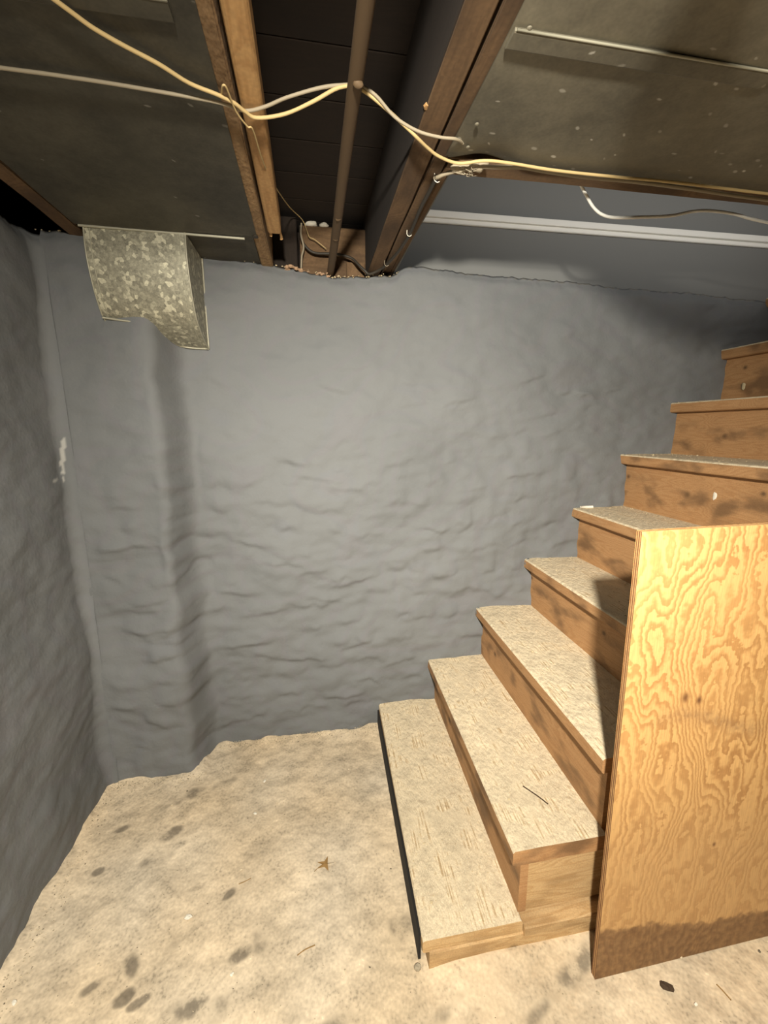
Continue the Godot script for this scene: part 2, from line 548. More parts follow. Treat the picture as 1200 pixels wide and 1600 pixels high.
func relief(x: float, y: float, soft: float) -> float:
	var h := 0.020 * nz2.get_noise_2d(x * 90.0, y * 90.0) + (0.004 + 0.0035 * soft) * nz2.get_noise_2d(x * 300.0 + 500.0, y * 560.0)
	var yy := y + 0.045 * nz2.get_noise_2d(x * 120.0 + 900.0, y * 60.0) + 0.022 * nz2.get_noise_2d(x * 460.0, y * 460.0 + 300.0)
	var k := yy / 0.088
	var row := floorf(k)
	var p := k - row
	var on := clampf(0.40 + 1.6 * nz2.get_noise_2d(x * 360.0 + row * 531.0, row * 97.0), 0.0, 1.0)
	var prof := sstep(0.0, 0.30, p) * (1.0 - 0.8 * p)
	h += 0.0105 * soft * on * prof
	h += 0.0012 * nz.get_noise_2d(x * 900.0, y * 1100.0)
	for c in creases:
		var dx: float = x - c[0]
		if absf(dx) > c[2] * 1.5: continue
		var dy: float = y - c[1] - dx * c[3] + 0.006 * nz2.get_noise_2d(x * 700.0, c[1] * 900.0)
		if dy > 0.14 or dy < -0.02: continue
		var f := exp(-pow(dx / c[2], 4.0)) * (sstep(-0.008, 0.006, dy) * exp(-maxf(dy, 0.0) / 0.035))
		h += 0.9 * c[4] * f
	return h

func wall_top(x: float) -> float:
	var t := [[-2.0, 1.695], [-.62, 1.70], [-.53, 1.702], [-.336, 1.693], [-.155, 1.667], [.057, 1.679], [.075, 1.70], [.10, 1.712], [1.54, 1.668], [9.0, 1.66]]
	for i in t.size() - 1:
		if x <= t[i + 1][0]:
			return lerpf(t[i][1], t[i + 1][1], clampf((x - t[i][0]) / (t[i + 1][0] - t[i][0]), 0, 1)) + 0.006 * nz.get_noise_2d(x * 1500.0, 7.0)
	return 1.66

# plan: list of [point, coordinate used by the relief, softness]
func painted_wall(plan: Array, coord_shift: float, tops: Callable, seed_chip: bool) -> ArrayMesh:
	var cols := plan.size()
	var rows := 228
	var P := PackedVector3Array()
	var UV := PackedVector2Array()
	var C := PackedColorArray()
	for r in rows + 2:
		for c in cols:
			var p: Vector2 = plan[c][0]
			var n: Vector2 = plan[c][1]
			var s: float = plan[c][2]
			var top: float = tops.call(p.x, p.y)
			if r < rows:
				var y := -0.03 + (top + 0.03) * r / (rows - 1)
				var soft: float = plan[c][3] * lerpf(0.35, 1.0, sstep(1.35, 0.75, y))
				var h: float = relief(s + coord_shift, y, soft) * plan[c][4]
				if seed_chip and s < -0.6: h += plan[c][5] * sstep(1.3, 0.6, y)
				h -= 0.012 * sstep(top - 0.03, top, y)
				var wob := 0.0
				if seed_chip and s > -0.73 and s < -0.60: wob = sstep(-0.73, -0.69, s) * sstep(-0.60, -0.63, s) * (0.016 * nz2.get_noise_2d(y * 150.0, 11.0) + 0.008 * nz2.get_noise_2d(y * 480.0, 31.0))
				P.append(Vector3(p.x + n.x * h + wob, y, p.y + n.y * h))
			else:
				var back := 0.22
				var y2 := top + 0.004 if r == rows else -0.03
				P.append(Vector3(p.x - n.x * back, y2, p.y - n.y * back))
			UV.append(Vector2(s, P[-1].y))
			var v := 1.0 + 0.12 * nz2.get_noise_2d(s * 70.0 + 50.0, P[-1].y * 70.0)
			var col := Color(0.150, 0.157, 0.162) * v
			# chipped paint in the corner
			if p.y < 0.2 and p.x < -0.90:
				var y3 := P[-1].y
				var dd := absf(p.x + 0.947 - 0.10 * (y3 - 1.09)) + 0.003 * nz.get_noise_1d(y3 * 3000.0)
				if y3 > 1.03 and y3 < 1.15 and dd < 0.0035 and nz.get_noise_2d(s * 900.0, y3 * 900.0) > -0.05: col = Color(0.36, 0.36, 0.34)
			if r == rows - 1 and nz.get_noise_2d(s * 1200.0, 3.0) > 0.0: col = Color(0.24, 0.23, 0.20)
			if r >= rows: col = Color(0.3, 0.26, 0.21)
			C.append(col)
	return grid_mesh(P, UV, C, cols, rows + 2)

func build_walls() -> void:
	make_creases()
	var step := 0.0085
	# left wall: from the front of the room to the corner
	var plan := []
	var z := 3.6
	while z > 1.6:
		plan.append([Vector2(-0.955, z), Vector2(1, 0), z, 1.0, 1.0, 0.0])
		z -= 0.1
	while z > 0.175:
		plan.append([Vector2(-0.955, z), Vector2(1, 0), z, 0.25, 0.9, 0.0])
		z -= step
	for k in 10:                                     # the rounded inner corner
		var a := deg_to_rad(180.0 + 10.0 * k)
		plan.append([Vector2(-0.923 + 0.032 * cos(a), 0.162 + 0.032 * sin(a)), Vector2(-cos(a), -sin(a)), 0.162 - 0.006 * k, 0.25, 0.9 - 0.055 * k, 0.0])
	struct("wall_left", painted_wall(plan, 7.3, func(_x, zz): return 1.688 + 0.012 * nz.get_noise_2d(zz * 900.0, 2.0), false), M.wall, "left cellar wall of lumpy masonry under dark blue-grey paint")
	# back wall with the shallow pier at its left
	plan = []
	var x := -0.931
	while x < -0.718:
		var e := sstep(-0.935, -0.88, x)
		plan.append([Vector2(x, 0.13), Vector2(0, 1), x, 1.0, lerpf(0.4, 1.0, e), 0.0])
		x += step
	var side := [Vector2(-0.712, 0.130), Vector2(-0.704, 0.130), Vector2(-0.696, 0.1285), Vector2(-0.689, 0.125), Vector2(-0.682, 0.119), Vector2(-0.677, 0.111), Vector2(-0.673, 0.101), Vector2(-0.669, 0.090), Vector2(-0.665, 0.079), Vector2(-0.661, 0.068), Vector2(-0.657, 0.057), Vector2(-0.653, 0.046), Vector2(-0.648, 0.035), Vector2(-0.642, 0.024), Vector2(-0.634, 0.013), Vector2(-0.624, 0.005), Vector2(-0.612, 0.001)]
	for k in side.size():                            # splayed, rounded side of the pier
		var t: Vector2 = (side[mini(k + 1, side.size() - 1)] - side[maxi(k - 1, 0)]).normalized()
		plan.append([side[k], Vector2(-t.y, t.x), side[k].x, 0.9, 0.9, 0.0])
	x = -0.600
	while x < 1.62:
		plan.append([Vector2(x, 0.0), Vector2(0, 1), x, 1.0, 1.0, 0.0])
		x += step
	while x < 3.0:
		plan.append([Vector2(x, 0.0), Vector2(0, 1), x, 1.0, 1.0, 0.0])
		x += 0.1
	struct("wall_back", painted_wall(plan, 0.0, func(xx, _z): return wall_top(xx), true), M.wall, "lumpy masonry back wall painted blue-grey, with a shallow pier at its left")
	# crumbs of bare mortar along the broken top edge
	var st := st_new(false)
	rng.seed = 44
	for k in 70:
		var xx := rng.randf_range(-0.30, -0.16)
		var q := rng.randf_range(0.002, 0.007)
		lump(Vector3(xx, wall_top(xx) + rng.randf_range(-0.004, 0.006), rng.randf_range(-0.06, 0.0)), Vector3(q * 1.4, q * 0.8, q), k, st, 3, 6)
	var mo := obj("mortar_crumbs", done(st), M.mortar)
	tag(mo, "pinkish crumbling mortar on the wall top under the tan board", "mortar", "", "stuff")
	st = st_new(false)
	for k in 110:
		var xx := rng.randf_range(-0.95, 0.08)
		var zz := 0.0
		if xx < -0.66: zz = 0.125
		elif xx < -0.56: continue
		var q := rng.randf_range(0.0008, 0.0026)
		lump(Vector3(xx, wall_top(xx) + rng.randf_range(-0.003, 0.002), zz + rng.randf_range(-0.012, 0.0)), Vector3(q * 1.6, q, q), k, st, 3, 5)
	mo = obj("plaster_crumbs", done(st), M.plaster)
	mo.material_override = M.grit
	tag(mo, "thin line of pale plaster crumbs along the top edge of the painted wall", "plaster", "", "stuff")
	# the rest of the cellar and the stairwell above the foundation
	struct("wall_front", box(Vector3(-1.2, -0.05, 3.6), Vector3(3.0, 1.95, 3.75)), M.board, "cellar wall behind the camera")
	struct("wall_right", box(Vector3(2.9, -0.05, -0.3), Vector3(3.05, 2.9, 3.75)), M.board, "cellar wall at the far right beyond the stairs")
	struct("wall_stairwell_back", box(Vector3(0.045, 1.60, -0.16), Vector3(2.95, 2.8, -0.105)), M.board, "smooth blue-grey stairwell wall set back above the masonry ledge")
	struct("wall_stairwell_front", box(Vector3(0.06, 1.90, 0.575), Vector3(2.95, 2.8, 0.63)), M.board, "stairwell wall above the header")
	struct("wall_stairwell_left", box(Vector3(0.036, 1.892, -0.12), Vector3(0.06, 2.8, 0.6)), M.board, "painted end wall of the stairwell above the joist")
	struct("ceiling_stairwell", box(Vector3(0.0, 2.78, -0.2), Vector3(3.0, 2.84, 0.65)), M.board, "ceiling of the stairwell")
	# white moulding: a fillet with a smaller bead under it
	var tr := thing("trim_1", "white painted moulding strip running along the stairwell wall", "moulding", Vector3.ZERO, "", "structure")
	obj("fillet", timber([Vector3(0.06, 1.911, -0.094), Vector3(2.9, 1.93, -0.094)], Vector3(0, 0, -1), Vector3.UP, 0.024, 0.022, 0.003), M.trim, tr)
	obj("bead", timber([Vector3(0.06, 1.895, -0.099), Vector3(2.9, 1.908, -0.099)], Vector3(0, 0, -1), Vector3.UP, 0.014, 0.016, 0.005), M.trim, tr)

func build_floor() -> void:
	var xs := []
	var x := -1.3
	while x < 3.1:
		xs.append(x)
		x += 0.014 if x > -1.0 and x < 0.9 else 0.1
	var zs := []
	var z := -0.25
	while z < 3.8:
		zs.append(z)
		z += 0.014 if z > -0.05 and z < 1.4 else 0.1
	var P := PackedVector3Array()
	var UV := PackedVector2Array()
	for zz in zs:
		for xx in xs:
			var y := 0.005 * nz2.get_noise_2d(xx * 110.0, zz * 110.0) + 0.0016 * nz.get_noise_2d(xx * 700.0, zz * 700.0)
			var dw: float = zz - (0.13 if xx < -0.64 else 0.0)
			dw = minf(dw, xx + 0.955)
			y += 0.016 * exp(-maxf(dw, 0.0) / 0.022) * (0.7 + 0.9 * nz.get_noise_2d(xx * 600.0, zz * 600.0))
			if xx > -0.05 and xx < 0.4: y += 0.012 * exp(-absf(zz - 0.815) / 0.03) * sstep(-0.05, 0.05, xx)
			P.append(Vector3(xx, y, zz))
			UV.append(Vector2((xx + 1.0) / 2.0, zz / 2.0))
	struct("floor", grid_mesh(P, UV, PackedColorArray(), xs.size(), zs.size(), true), M.floor, "worn dusty beige concrete cellar floor with dark damp spots")
	# grit swept against the walls and scattered over the floor: nobody could count it
	var mm := MultiMesh.new()
	mm.transform_format = MultiMesh.TRANSFORM_3D
	var st := st_new(false)
	lump(Vector3.ZERO, Vector3(1, 0.7, 0.8), 3, st, 3, 5)
	mm.mesh = done(st)
	mm.use_colors = true
	mm.instance_count = 2600
	rng.seed = 8
	for i in 2600:
		var px := 0.0
		var pz := 0.0
		var sc := rng.randf_range(0.0005, 0.0015)
		if i < 900:
			px = rng.randf_range(-0.62, -0.02)
			pz = absf(rng.randfn(0.0, 0.02)) + 0.008
		elif i < 1250:
			px = rng.randf_range(-0.94, -0.64)
			pz = 0.14 + absf(rng.randfn(0.0, 0.02))
		elif i < 1700:
			pz = rng.randf_range(0.14, 1.1)
			px = -0.94 + absf(rng.randfn(0.0, 0.025))
		else:
			px = rng.randf_range(-0.93, 0.9)
			pz = rng.randf_range(0.02, 1.2)
			if px > -0.04 and pz < 0.83: px = rng.randf_range(-0.93, -0.06)
			sc = rng.randf_range(0.0004, 0.0011)
			if rng.randf() < 0.04: sc *= 2.6
		mm.set_instance_transform(i, Transform3D(Basis.from_euler(Vector3(rng.randf(), rng.randf() * TAU, rng.randf())).scaled(Vector3(sc * 1.5, sc, sc * 1.3)), Vector3(px, 0.003 + 0.005 * nz2.get_noise_2d(px * 110.0, pz * 110.0) + 0.010 * exp(-minf(pz - (0.13 if px < -0.64 else 0.0), px + 0.955) / 0.022), pz)))
		var b := rng.randf_range(0.55, 1.25)
		if rng.randf() < 0.2: b = 0.25
		mm.set_instance_color(i, Color(0.55 * b, 0.47 * b, 0.33 * b))
	var g := MultiMeshInstance3D.new()
	g.name = "floor_grit"
	g.multimesh = mm
	var gm := mat(Color.WHITE, 0.95)
	gm.vertex_color_use_as_albedo = true
	g.material_override = gm
	add_child(g, true)
	tag(g, "fine pale grit and crumbs scattered over the concrete and along the wall foot", "grit", "", "stuff")

# ---------------------------------------------------------------- ceiling: boards, joists, sheet metal
func build_ceiling() -> void:
	var c := thing("ceiling", "underside of the wooden floor boards above the joists", "ceiling", Vector3.ZERO, "", "structure")
	var z := -0.26
	var k := 0
	while z < 3.7:
		var in_well := z + 0.14 > -0.1 and z < 0.58
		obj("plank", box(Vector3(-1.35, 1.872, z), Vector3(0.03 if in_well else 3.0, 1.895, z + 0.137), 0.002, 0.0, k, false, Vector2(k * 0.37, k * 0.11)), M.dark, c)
		z += 0.14
		k += 1
	var j: Node3D = thing("joist", "dark joist at the far left beside the black gap over the wall", "joist")
	obj("beam", timber([Vector3(-0.832, 1.781, -0.2), Vector3(-0.858, 1.781, 1.2), Vector3(-0.87, 1.781, 3.6)], Vector3(1, 0, 0), Vector3.UP, 0.045, 0.182, 0.003, 0.004, 3), M.brown, j)
	j = thing("joist", "rough dark joist along the right edge of the left sheet metal panel", "joist")
	obj("beam", timber([Vector3(-0.357, 1.781, -0.2), Vector3(-0.362, 1.781, 0.9), Vector3(-0.375, 1.781, 3.6)], Vector3(1, 0, 0), Vector3.UP, 0.034, 0.182, 0.003, 0.005, 5), M.old, j)
	var w := obj("washer", CylinderMesh.new(), M.dark_wire, j)
	w.mesh.top_radius = 0.007; w.mesh.bottom_radius = 0.008; w.mesh.height = 0.004; w.mesh.radial_segments = 12
	w.position = Vector3(-0.37, 1.688, 0.20)
	j = thing("joist", "heavy dark brown joist right of the iron pipe", "joist")
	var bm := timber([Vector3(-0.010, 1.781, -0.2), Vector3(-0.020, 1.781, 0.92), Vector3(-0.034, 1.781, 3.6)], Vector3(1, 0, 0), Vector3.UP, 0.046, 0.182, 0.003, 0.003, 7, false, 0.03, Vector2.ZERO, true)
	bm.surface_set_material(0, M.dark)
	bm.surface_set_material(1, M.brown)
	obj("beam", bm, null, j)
	var st := st_new(false)
	lump(Vector3(-0.040, 1.692, 0.735), Vector3(0.005, 0.004, 0.008), 9, st, 4, 6)
	obj("splinter", done(st), M.tan, j)
	var nl := obj("nailing_strip", timber([Vector3(0.032, 1.781, -0.16), Vector3(0.022, 1.781, 0.92), Vector3(0.010, 1.781, 3.6)], Vector3(1, 0, 0), Vector3.UP, 0.030, 0.180, 0.003, 0.003, 11), M.brown)
	tag(nl, "narrow rough strip nailed along the heavy brown joist", "batten")
	var ln := thing("lining_board", "board with a blue-grey painted edge lining the stairwell beside the heavy joist", "board")
	obj("board", box(Vector3(0.043, 1.692, -0.10), Vector3(0.056, 1.89, 0.575), 0.002, 0.003, 13), M.brown, ln)
	obj("paint_skin", box(Vector3(0.056, 1.695, -0.10), Vector3(0.062, 1.89, 0.575), 0.002, 0.003, 14), M.board, ln)
	# the clean tan board hung beside the rough joist, with a torn end
	var t := thing("tan_board", "pale tan sawn board hung beside the rough joist, its end torn", "board")
	obj("board", timber([Vector3(-0.318, 1.712, 0.225), Vector3(-0.320, 1.712, 0.9), Vector3(-0.325, 1.712, 3.5)], Vector3(1, 0, 0), Vector3.UP, 0.036, 0.046, 0.006, 0.0015, 15), M.tan, t)
	for q in [[-0.331, 1.700, 0.03, 0.010], [-0.318, 1.706, 0.020, 0.013], [-0.305, 1.700, 0.05, 0.008], [-0.312, 1.716, 0.035, 0.010]]:
		obj("splinter", tube([Vector3(q[0], q[1], 0.23), Vector3(q[0] + 0.002, q[1] - 0.002, 0.23 - q[2] * 0.6), Vector3(q[0] + 0.003, q[1] - 0.006, 0.23 - q[2])], q[3] * 0.45, 5, 3, 0.8), M.tan, t)
	# the end of the bay over the wall
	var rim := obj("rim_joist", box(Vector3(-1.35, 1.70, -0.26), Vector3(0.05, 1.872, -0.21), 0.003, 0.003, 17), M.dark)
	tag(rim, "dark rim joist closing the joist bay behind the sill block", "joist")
	var bl := thing("sill_block", "dusty brown wooden block standing on the wall top across the bay", "block")
	obj("block", box(Vector3(-0.252, 1.655, -0.115), Vector3(-0.035, 1.835, -0.062), 0.004, 0.004, 19), M.brown, bl)
	var sb := obj("sill_board", box(Vector3(-0.338, 1.66, -0.10), Vector3(-0.262, 1.85, -0.05), 0.003, 0.003, 21), M.dark)
	tag(sb, "short dark upright board between the tan board end and the sill block", "board")
	var i := 0
	for q in [[-0.213, 1.842, -0.07, 0.020, 0.010, "white rounded plaster lump lying on the sill block, the larger one"], [-0.172, 1.840, -0.068, 0.015, 0.008, "small jagged white plaster lump on the sill block next to the pipe"]]:
		st = st_new(true)
		lump(Vector3(q[0], q[1], q[2]), Vector3(q[3], q[4], 0.012), 20 + i, st, 8, 12)
		tag(obj("plaster_lump", done(st), M.plaster), q[5], "plaster", "plaster lumps on the sill block")
		i += 1
	var cs := obj("pale_casing", box(Vector3(-0.1, 1.655, -0.06), Vector3(-0.04, 1.725, -0.045), 0.003, 0.003, 23), M.brown)
	tag(cs, "brown offcut of board set low behind the pipe end", "offcut")
	# iron pipe
	var pp := thing("iron_pipe", "thin rusty brown iron pipe running along the open joist bay", "pipe")
	obj("pipe", tube([Vector3(-0.156, 1.684, -0.10), Vector3(-0.157, 1.686, 0.30), Vector3(-0.160, 1.690, 0.9), Vector3(-0.165, 1.692, 3.5)], 0.0115, 14, 24, 0.06), M.pipe, pp)
	for zz in [0.245, 0.36, 0.78]:
		st = st_new(true)
		lump(Vector3(-0.157, 1.679, zz), Vector3(0.008, 0.006, 0.006), int(zz * 100), st, 5, 8)
		obj("scale_lump", done(st), M.pipe, pp)
	# sheet metal under the joists
	var lp := thing("sheet_metal_panel", "dark dusty sheet metal panel under the joists at the left", "panel")
	obj("sheet", sheet(-0.815, -0.366, 0.198, 3.5, 1.688, false), M.sheet_left, lp)
	obj("standing_seam", seam(-0.815, -0.398, 0.845, 1.687), M.sheet_left, lp)
	obj("seam_highlight", tube([Vector3(-0.815, 1.6835, 0.861), Vector3(-0.398, 1.6835, 0.861)], 0.0017, 6, 4), M.galv_edge, lp)  # pale rod painted as the highlight along the seam
	obj("hem", timber([Vector3(-0.805, 1.686, 0.198), Vector3(-0.40, 1.686, 0.186)], Vector3(0, 0, -1), Vector3.UP, 0.006, 0.005, 0.001), M.galv_edge, lp)
	var bp := obj("filler_sheet", box(Vector3(-0.80, 1.694, -0.03), Vector3(-0.378, 1.697, 0.20), 0.001), M.sheet_left)
	tag(bp, "narrow dark metal strip between the left panel and the wall top", "panel")
	var rp := thing("sheet_metal_panel", "paint-flecked grey sheet metal panel under the joists at the right", "panel")
	obj("sheet", sheet(0.030, 2.88, 0.606, 3.5, 1.687, true), M.sheet_right, rp)
	obj("standing_seam", seam(0.034, 0.445, 0.882, 1.686), M.sheet_right, rp)
	obj("seam_highlight", tube([Vector3(0.036, 1.6825, 0.898), Vector3(0.445, 1.6825, 0.898)], 0.0017, 6, 4), M.galv_edge, rp)  # same painted highlight on the right seam
	for q in [[0.052, 0.90], [0.053, 0.72], [0.06, 0.66], [0.05, 1.05]]:
		var n := obj("nail_head", SphereMesh.new(), M.sheet_right, rp)
		n.mesh.radius = 0.004; n.mesh.height = 0.004; n.mesh.radial_segments = 10; n.mesh.rings = 5
		n.position = Vector3(q[0], 1.684, q[1])
	var hd := obj("header_joist", box(Vector3(0.045, 1.694, 0.555), Vector3(2.9, 1.872, 0.603), 0.003, 0.005, 25), M.brown)
	tag(hd, "dark header joist over the stairs along the back edge of the right panel", "joist")

func sheet(x0: float, x1: float, z0: float, z1: float, y: float, curl: bool) -> ArrayMesh:
	var xs := []
	var x := x0
	while x < x1 - 0.001:
		xs.append(x)
		x += 0.015 if x < 1.0 else 0.2
	xs.append(x1)
	var zs := []
	var z := z0
	while z < z1:
		zs.append(z)
		z += 0.015 if z < 1.2 else 0.2
	zs.append(z1)
	var P := PackedVector3Array()
	var UV := PackedVector2Array()
	for s in 2:
		var rows := zs.duplicate()
		if s == 1: rows.reverse()
		for zz in rows:
			for xx in xs:
				var yy := y + 0.0025 * nz2.get_noise_2d(xx * 120.0 + 40.0, zz * 120.0) + (0.002 if s == 1 else 0.0)
				if curl:
					yy += 0.004 * exp(-(zz - z0) / 0.02)
					yy += 0.018 * exp(-pow((xx - 0.115) / 0.055, 2.0) - (zz - z0) / 0.035)
				var zq: float = zz
				if zz == z0: zq += 0.005 * nz.get_noise_2d(xx * 500.0, 1.0)
				P.append(Vector3(xx, yy, zq))
				UV.append(Vector2(xx, zz))
	return grid_mesh(P, UV, PackedColorArray(), xs.size(), zs.size() * 2)

func seam(x0: float, x1: float, z: float, y: float) -> ArrayMesh:
	# a flattened drive cleat: a low ridge across the sheet
	return timber([Vector3(x0, y - 0.001, z), Vector3(x1, y - 0.001, z)], Vector3(0, 0, -1), Vector3.UP, 0.030, 0.007, 0.0032)

func build_boot() -> void:
	var b := thing("duct_boot", "spangled galvanized duct boot curving from the left panel into the wall", "duct")
	var prof := [Vector2(1.690, .192), Vector2(1.66, .1945), Vector2(1.63, .195), Vector2(1.60, .191), Vector2(1.57, .183), Vector2(1.54, .173), Vector2(1.51, .158), Vector2(1.49, .145), Vector2(1.475, .128), Vector2(1.46, .100), Vector2(1.45, .076), Vector2(1.44, .050), Vector2(1.432, .025), Vector2(1.426, -.01)]
	var x0 := -0.797
	var x1 := -0.550
	var P := PackedVector3Array()
	var UV := PackedVector2Array()
	var l := 0.0
	for i in prof.size():
		if i > 0: l += prof[i].distance_to(prof[i - 1])
		for k in 13:
			var x := lerpf(x0, x1, k / 12.0)
			P.append(Vector3(x, prof[i].x, prof[i].y + 0.001 * nz2.get_noise_2d(x * 300.0, l * 300.0)))
			UV.append(Vector2(x, l))
	obj("front_sheet", grid_mesh(P, UV, PackedColorArray(), 13, prof.size(), true), M.galv, b)
	for x in [x0 + 0.001, x1 - 0.001]:
		var st := st_new(false)
		for i in prof.size() - 1:
			var a := Vector3(x, prof[i].x, prof[i].y - 0.001)
			var c := Vector3(x, prof[i + 1].x, prof[i + 1].y - 0.001)
			var a0 := Vector3(x, prof[i].x, -0.02)
			var c0 := Vector3(x, prof[i + 1].x, -0.02)
			tri(st, a, c, c0, Vector2(a.z, a.y), Vector2(c.z, c.y), Vector2(c0.z, c0.y))
			tri(st, a, c0, a0, Vector2(a.z, a.y), Vector2(c0.z, c0.y), Vector2(a0.z, a0.y))
		obj("side_sheet", done(st), M.galv, b)
		var pts := []
		for p in prof: pts.append(Vector3(x, p.x, p.y + 0.0005))
		obj("rolled_edge", tube(pts, 0.0022, 6, 2), M.galv_edge, b)
		pts = []
		for p in prof: pts.append(Vector3(x + (0.014 if x < -0.7 else -0.014), p.x, p.y + 0.0003))
		obj("crimp_line", tube(pts, 0.0012, 6, 2), M.galv_edge, b)

	# flanges where the boot meets the painted masonry
	obj("flange", tube([Vector3(-0.797, 1.480, 0.142), Vector3(-0.755, 1.476, 0.138), Vector3(-0.715, 1.473, 0.134), Vector3(-0.688, 1.469, 0.128)], 0.003, 6, 4, 0.5), M.galv_edge, b)
	obj("flange", tube([Vector3(-0.650, 1.442, 0.050), Vector3(-0.632, 1.433, 0.020), Vector3(-0.600, 1.429, 0.010), Vector3(-0.551, 1.427, 0.010)], 0.003, 6, 4, 0.5), M.galv_edge, b)
	obj("flange", tube([Vector3(-0.549, 1.427, 0.010), Vector3(-0.549, 1.50, 0.012), Vector3(-0.549, 1.60, 0.010), Vector3(-0.549, 1.69, 0.010)], 0.0025, 6, 4, 0.5), M.galv_edge, b)

# ---------------------------------------------------------------- the stairs
func build_stairs() -> void:
	var s := thing("staircase", "dusty wooden cellar staircase climbing to the right along the painted wall", "staircase")
	var nx := [-0.007, 0.193, 0.389, 0.587, 0.779, 0.976, 1.176, 1.362, 1.557, 1.75, 1.945]
	var ty := [0.085, 0.271, 0.474, 0.665, 0.866, 1.074, 1.274, 1.477, 1.68, 1.88, 2.08]
	var sk := -0.043                                 # the flight is a little out of square with the wall
	var zf := 0.807
	for i in 11:
		if i > 8: zf = 0.54                          # the top steps are inside the stairwell
		var depth: float = (nx[i + 1] - nx[i] if i < 10 else 0.9) + 0.035
		var th := 0.038 if i > 0 else 0.032
		var y0: float = ty[i] + (0.010 if i == 0 else 0.0)
		var y1: float = ty[i] - (0.008 if i == 0 else 0.0)
		var xc: float = nx[i] + depth / 2
		var m := timber([Vector3(xc, y0 - th / 2, -0.015), Vector3(xc + sk * 0.4, (y0 + y1) / 2 - th / 2, 0.4), Vector3(xc + sk * zf, y1 - th / 2, zf)], Vector3(1, 0, 0), Vector3.UP, depth, th, 0.005, 0.0014, i, true, 0.025, Vector2(i * 0.37, i * 0.13))
		m.surface_set_material(0, M["pale"] if i < 1 else M["riser%d" % (i % 3)])
		m.surface_set_material(1, M.dust)
		obj("tread", m, null, s)
		# riser under this tread's nosing; the first is a dark strip painted as shade
		var yb: float = ty[i - 1] - 0.01 if i > 0 else 0.0
		var yt: float = ty[i] - th + 0.001
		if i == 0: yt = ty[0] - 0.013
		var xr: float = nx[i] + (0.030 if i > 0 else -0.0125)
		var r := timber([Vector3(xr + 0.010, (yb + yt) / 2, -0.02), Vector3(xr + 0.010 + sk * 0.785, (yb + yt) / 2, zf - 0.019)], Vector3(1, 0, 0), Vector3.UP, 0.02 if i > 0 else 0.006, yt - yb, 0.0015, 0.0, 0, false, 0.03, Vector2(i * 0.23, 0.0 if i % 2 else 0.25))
		obj("riser" if i > 0 else "shade_strip", r, M["riser%d" % (i % 3)] if i > 0 else M.edge_shade, s)
		# closing board on the open side
		if i > 0 and i < 9:
			var xa: float = xr + 0.021 + sk * 0.78
			var sbm := box(Vector3(xa, yb, 0.764), Vector3(xa + 0.75 - i * 0.02, yt, 0.786), 0.0015, 0.0, 0, false, Vector2(i * 0.3, i * 0.17))
			obj("side_board", sbm, M.pale if i == 1 else M["riser%d" % ((i + 1) % 3)], s)
	# the foot of the flight: two planks under the first tread
	obj("base_plank", timber([Vector3(0.195, 0.052, 0.79), Vector3(1.0, 0.052, 0.79)], Vector3(0, 0, -1), Vector3.UP, 0.05, 0.026, 0.003, 0.002, 31), M.pale, s)
	obj("base_plank", timber([Vector3(-0.027, 0.021, 0.78), Vector3(1.0, 0.021, 0.78)], Vector3(0, 0, -1), Vector3.UP, 0.06, 0.050, 0.003, 0.003, 33), M.pale, s)
	for q in [[0.989, 0.968, 0.403, 0.008, 0.013], [1.383, 1.330, 0.098, 0.008, 0.014]]:
		var sp := st_new(true)
		lump(Vector3(q[0], q[1], q[2]), Vector3(0.002, q[4], q[3]), int(q[1] * 90), sp, 6, 10)
		obj("paint_spot", done(sp), M.plaster if q[1] < 1.2 else M.grit, s)
	# dust that has gathered in the inner corners and on the treads
	var st := st_new(false)
	rng.seed = 12
	for k in 1500:
		var i := rng.randi_range(0, 6)
		var depth: float = nx[i + 1] - nx[i]
		var zz := rng.randf_range(0.0, 0.79)
		var u := rng.randf_range(0.01, depth + 0.015)
		if rng.randf() < 0.35: u = depth + 0.02 - absf(rng.randfn(0, 0.012))
		elif rng.randf() < 0.3: zz = absf(rng.randfn(0.0, 0.02)) + 0.012
		var q := rng.randf_range(0.0005, 0.0014)
		if rng.randf() < 0.03: q *= 2.2
		var yy: float = ty[i] + (0.01 - 0.0225 * zz if i == 0 else 0.0)
		lump(Vector3(nx[i] + u + sk * zz, yy + q * 0.3, zz), Vector3(q * 1.5, q, q), k, st, 3, 5)
	var dc := obj("dust_crumbs", done(st), M.grit, s)
	dc.set_meta("kind", "stuff")
	# blobs of wall paint on the nosing ends against the wall
	for i in range(1, 8):
		st = st_new(true)
		lump(Vector3(nx[i] + 0.010, ty[i] - 0.016, 0.006), Vector3(0.012, 0.019, 0.006), i, st, 6, 8)
		var pd := obj("paint_drip", done(st), M.board, s)
		pd.set_meta("label", "grey wall paint smeared on the nosing end")

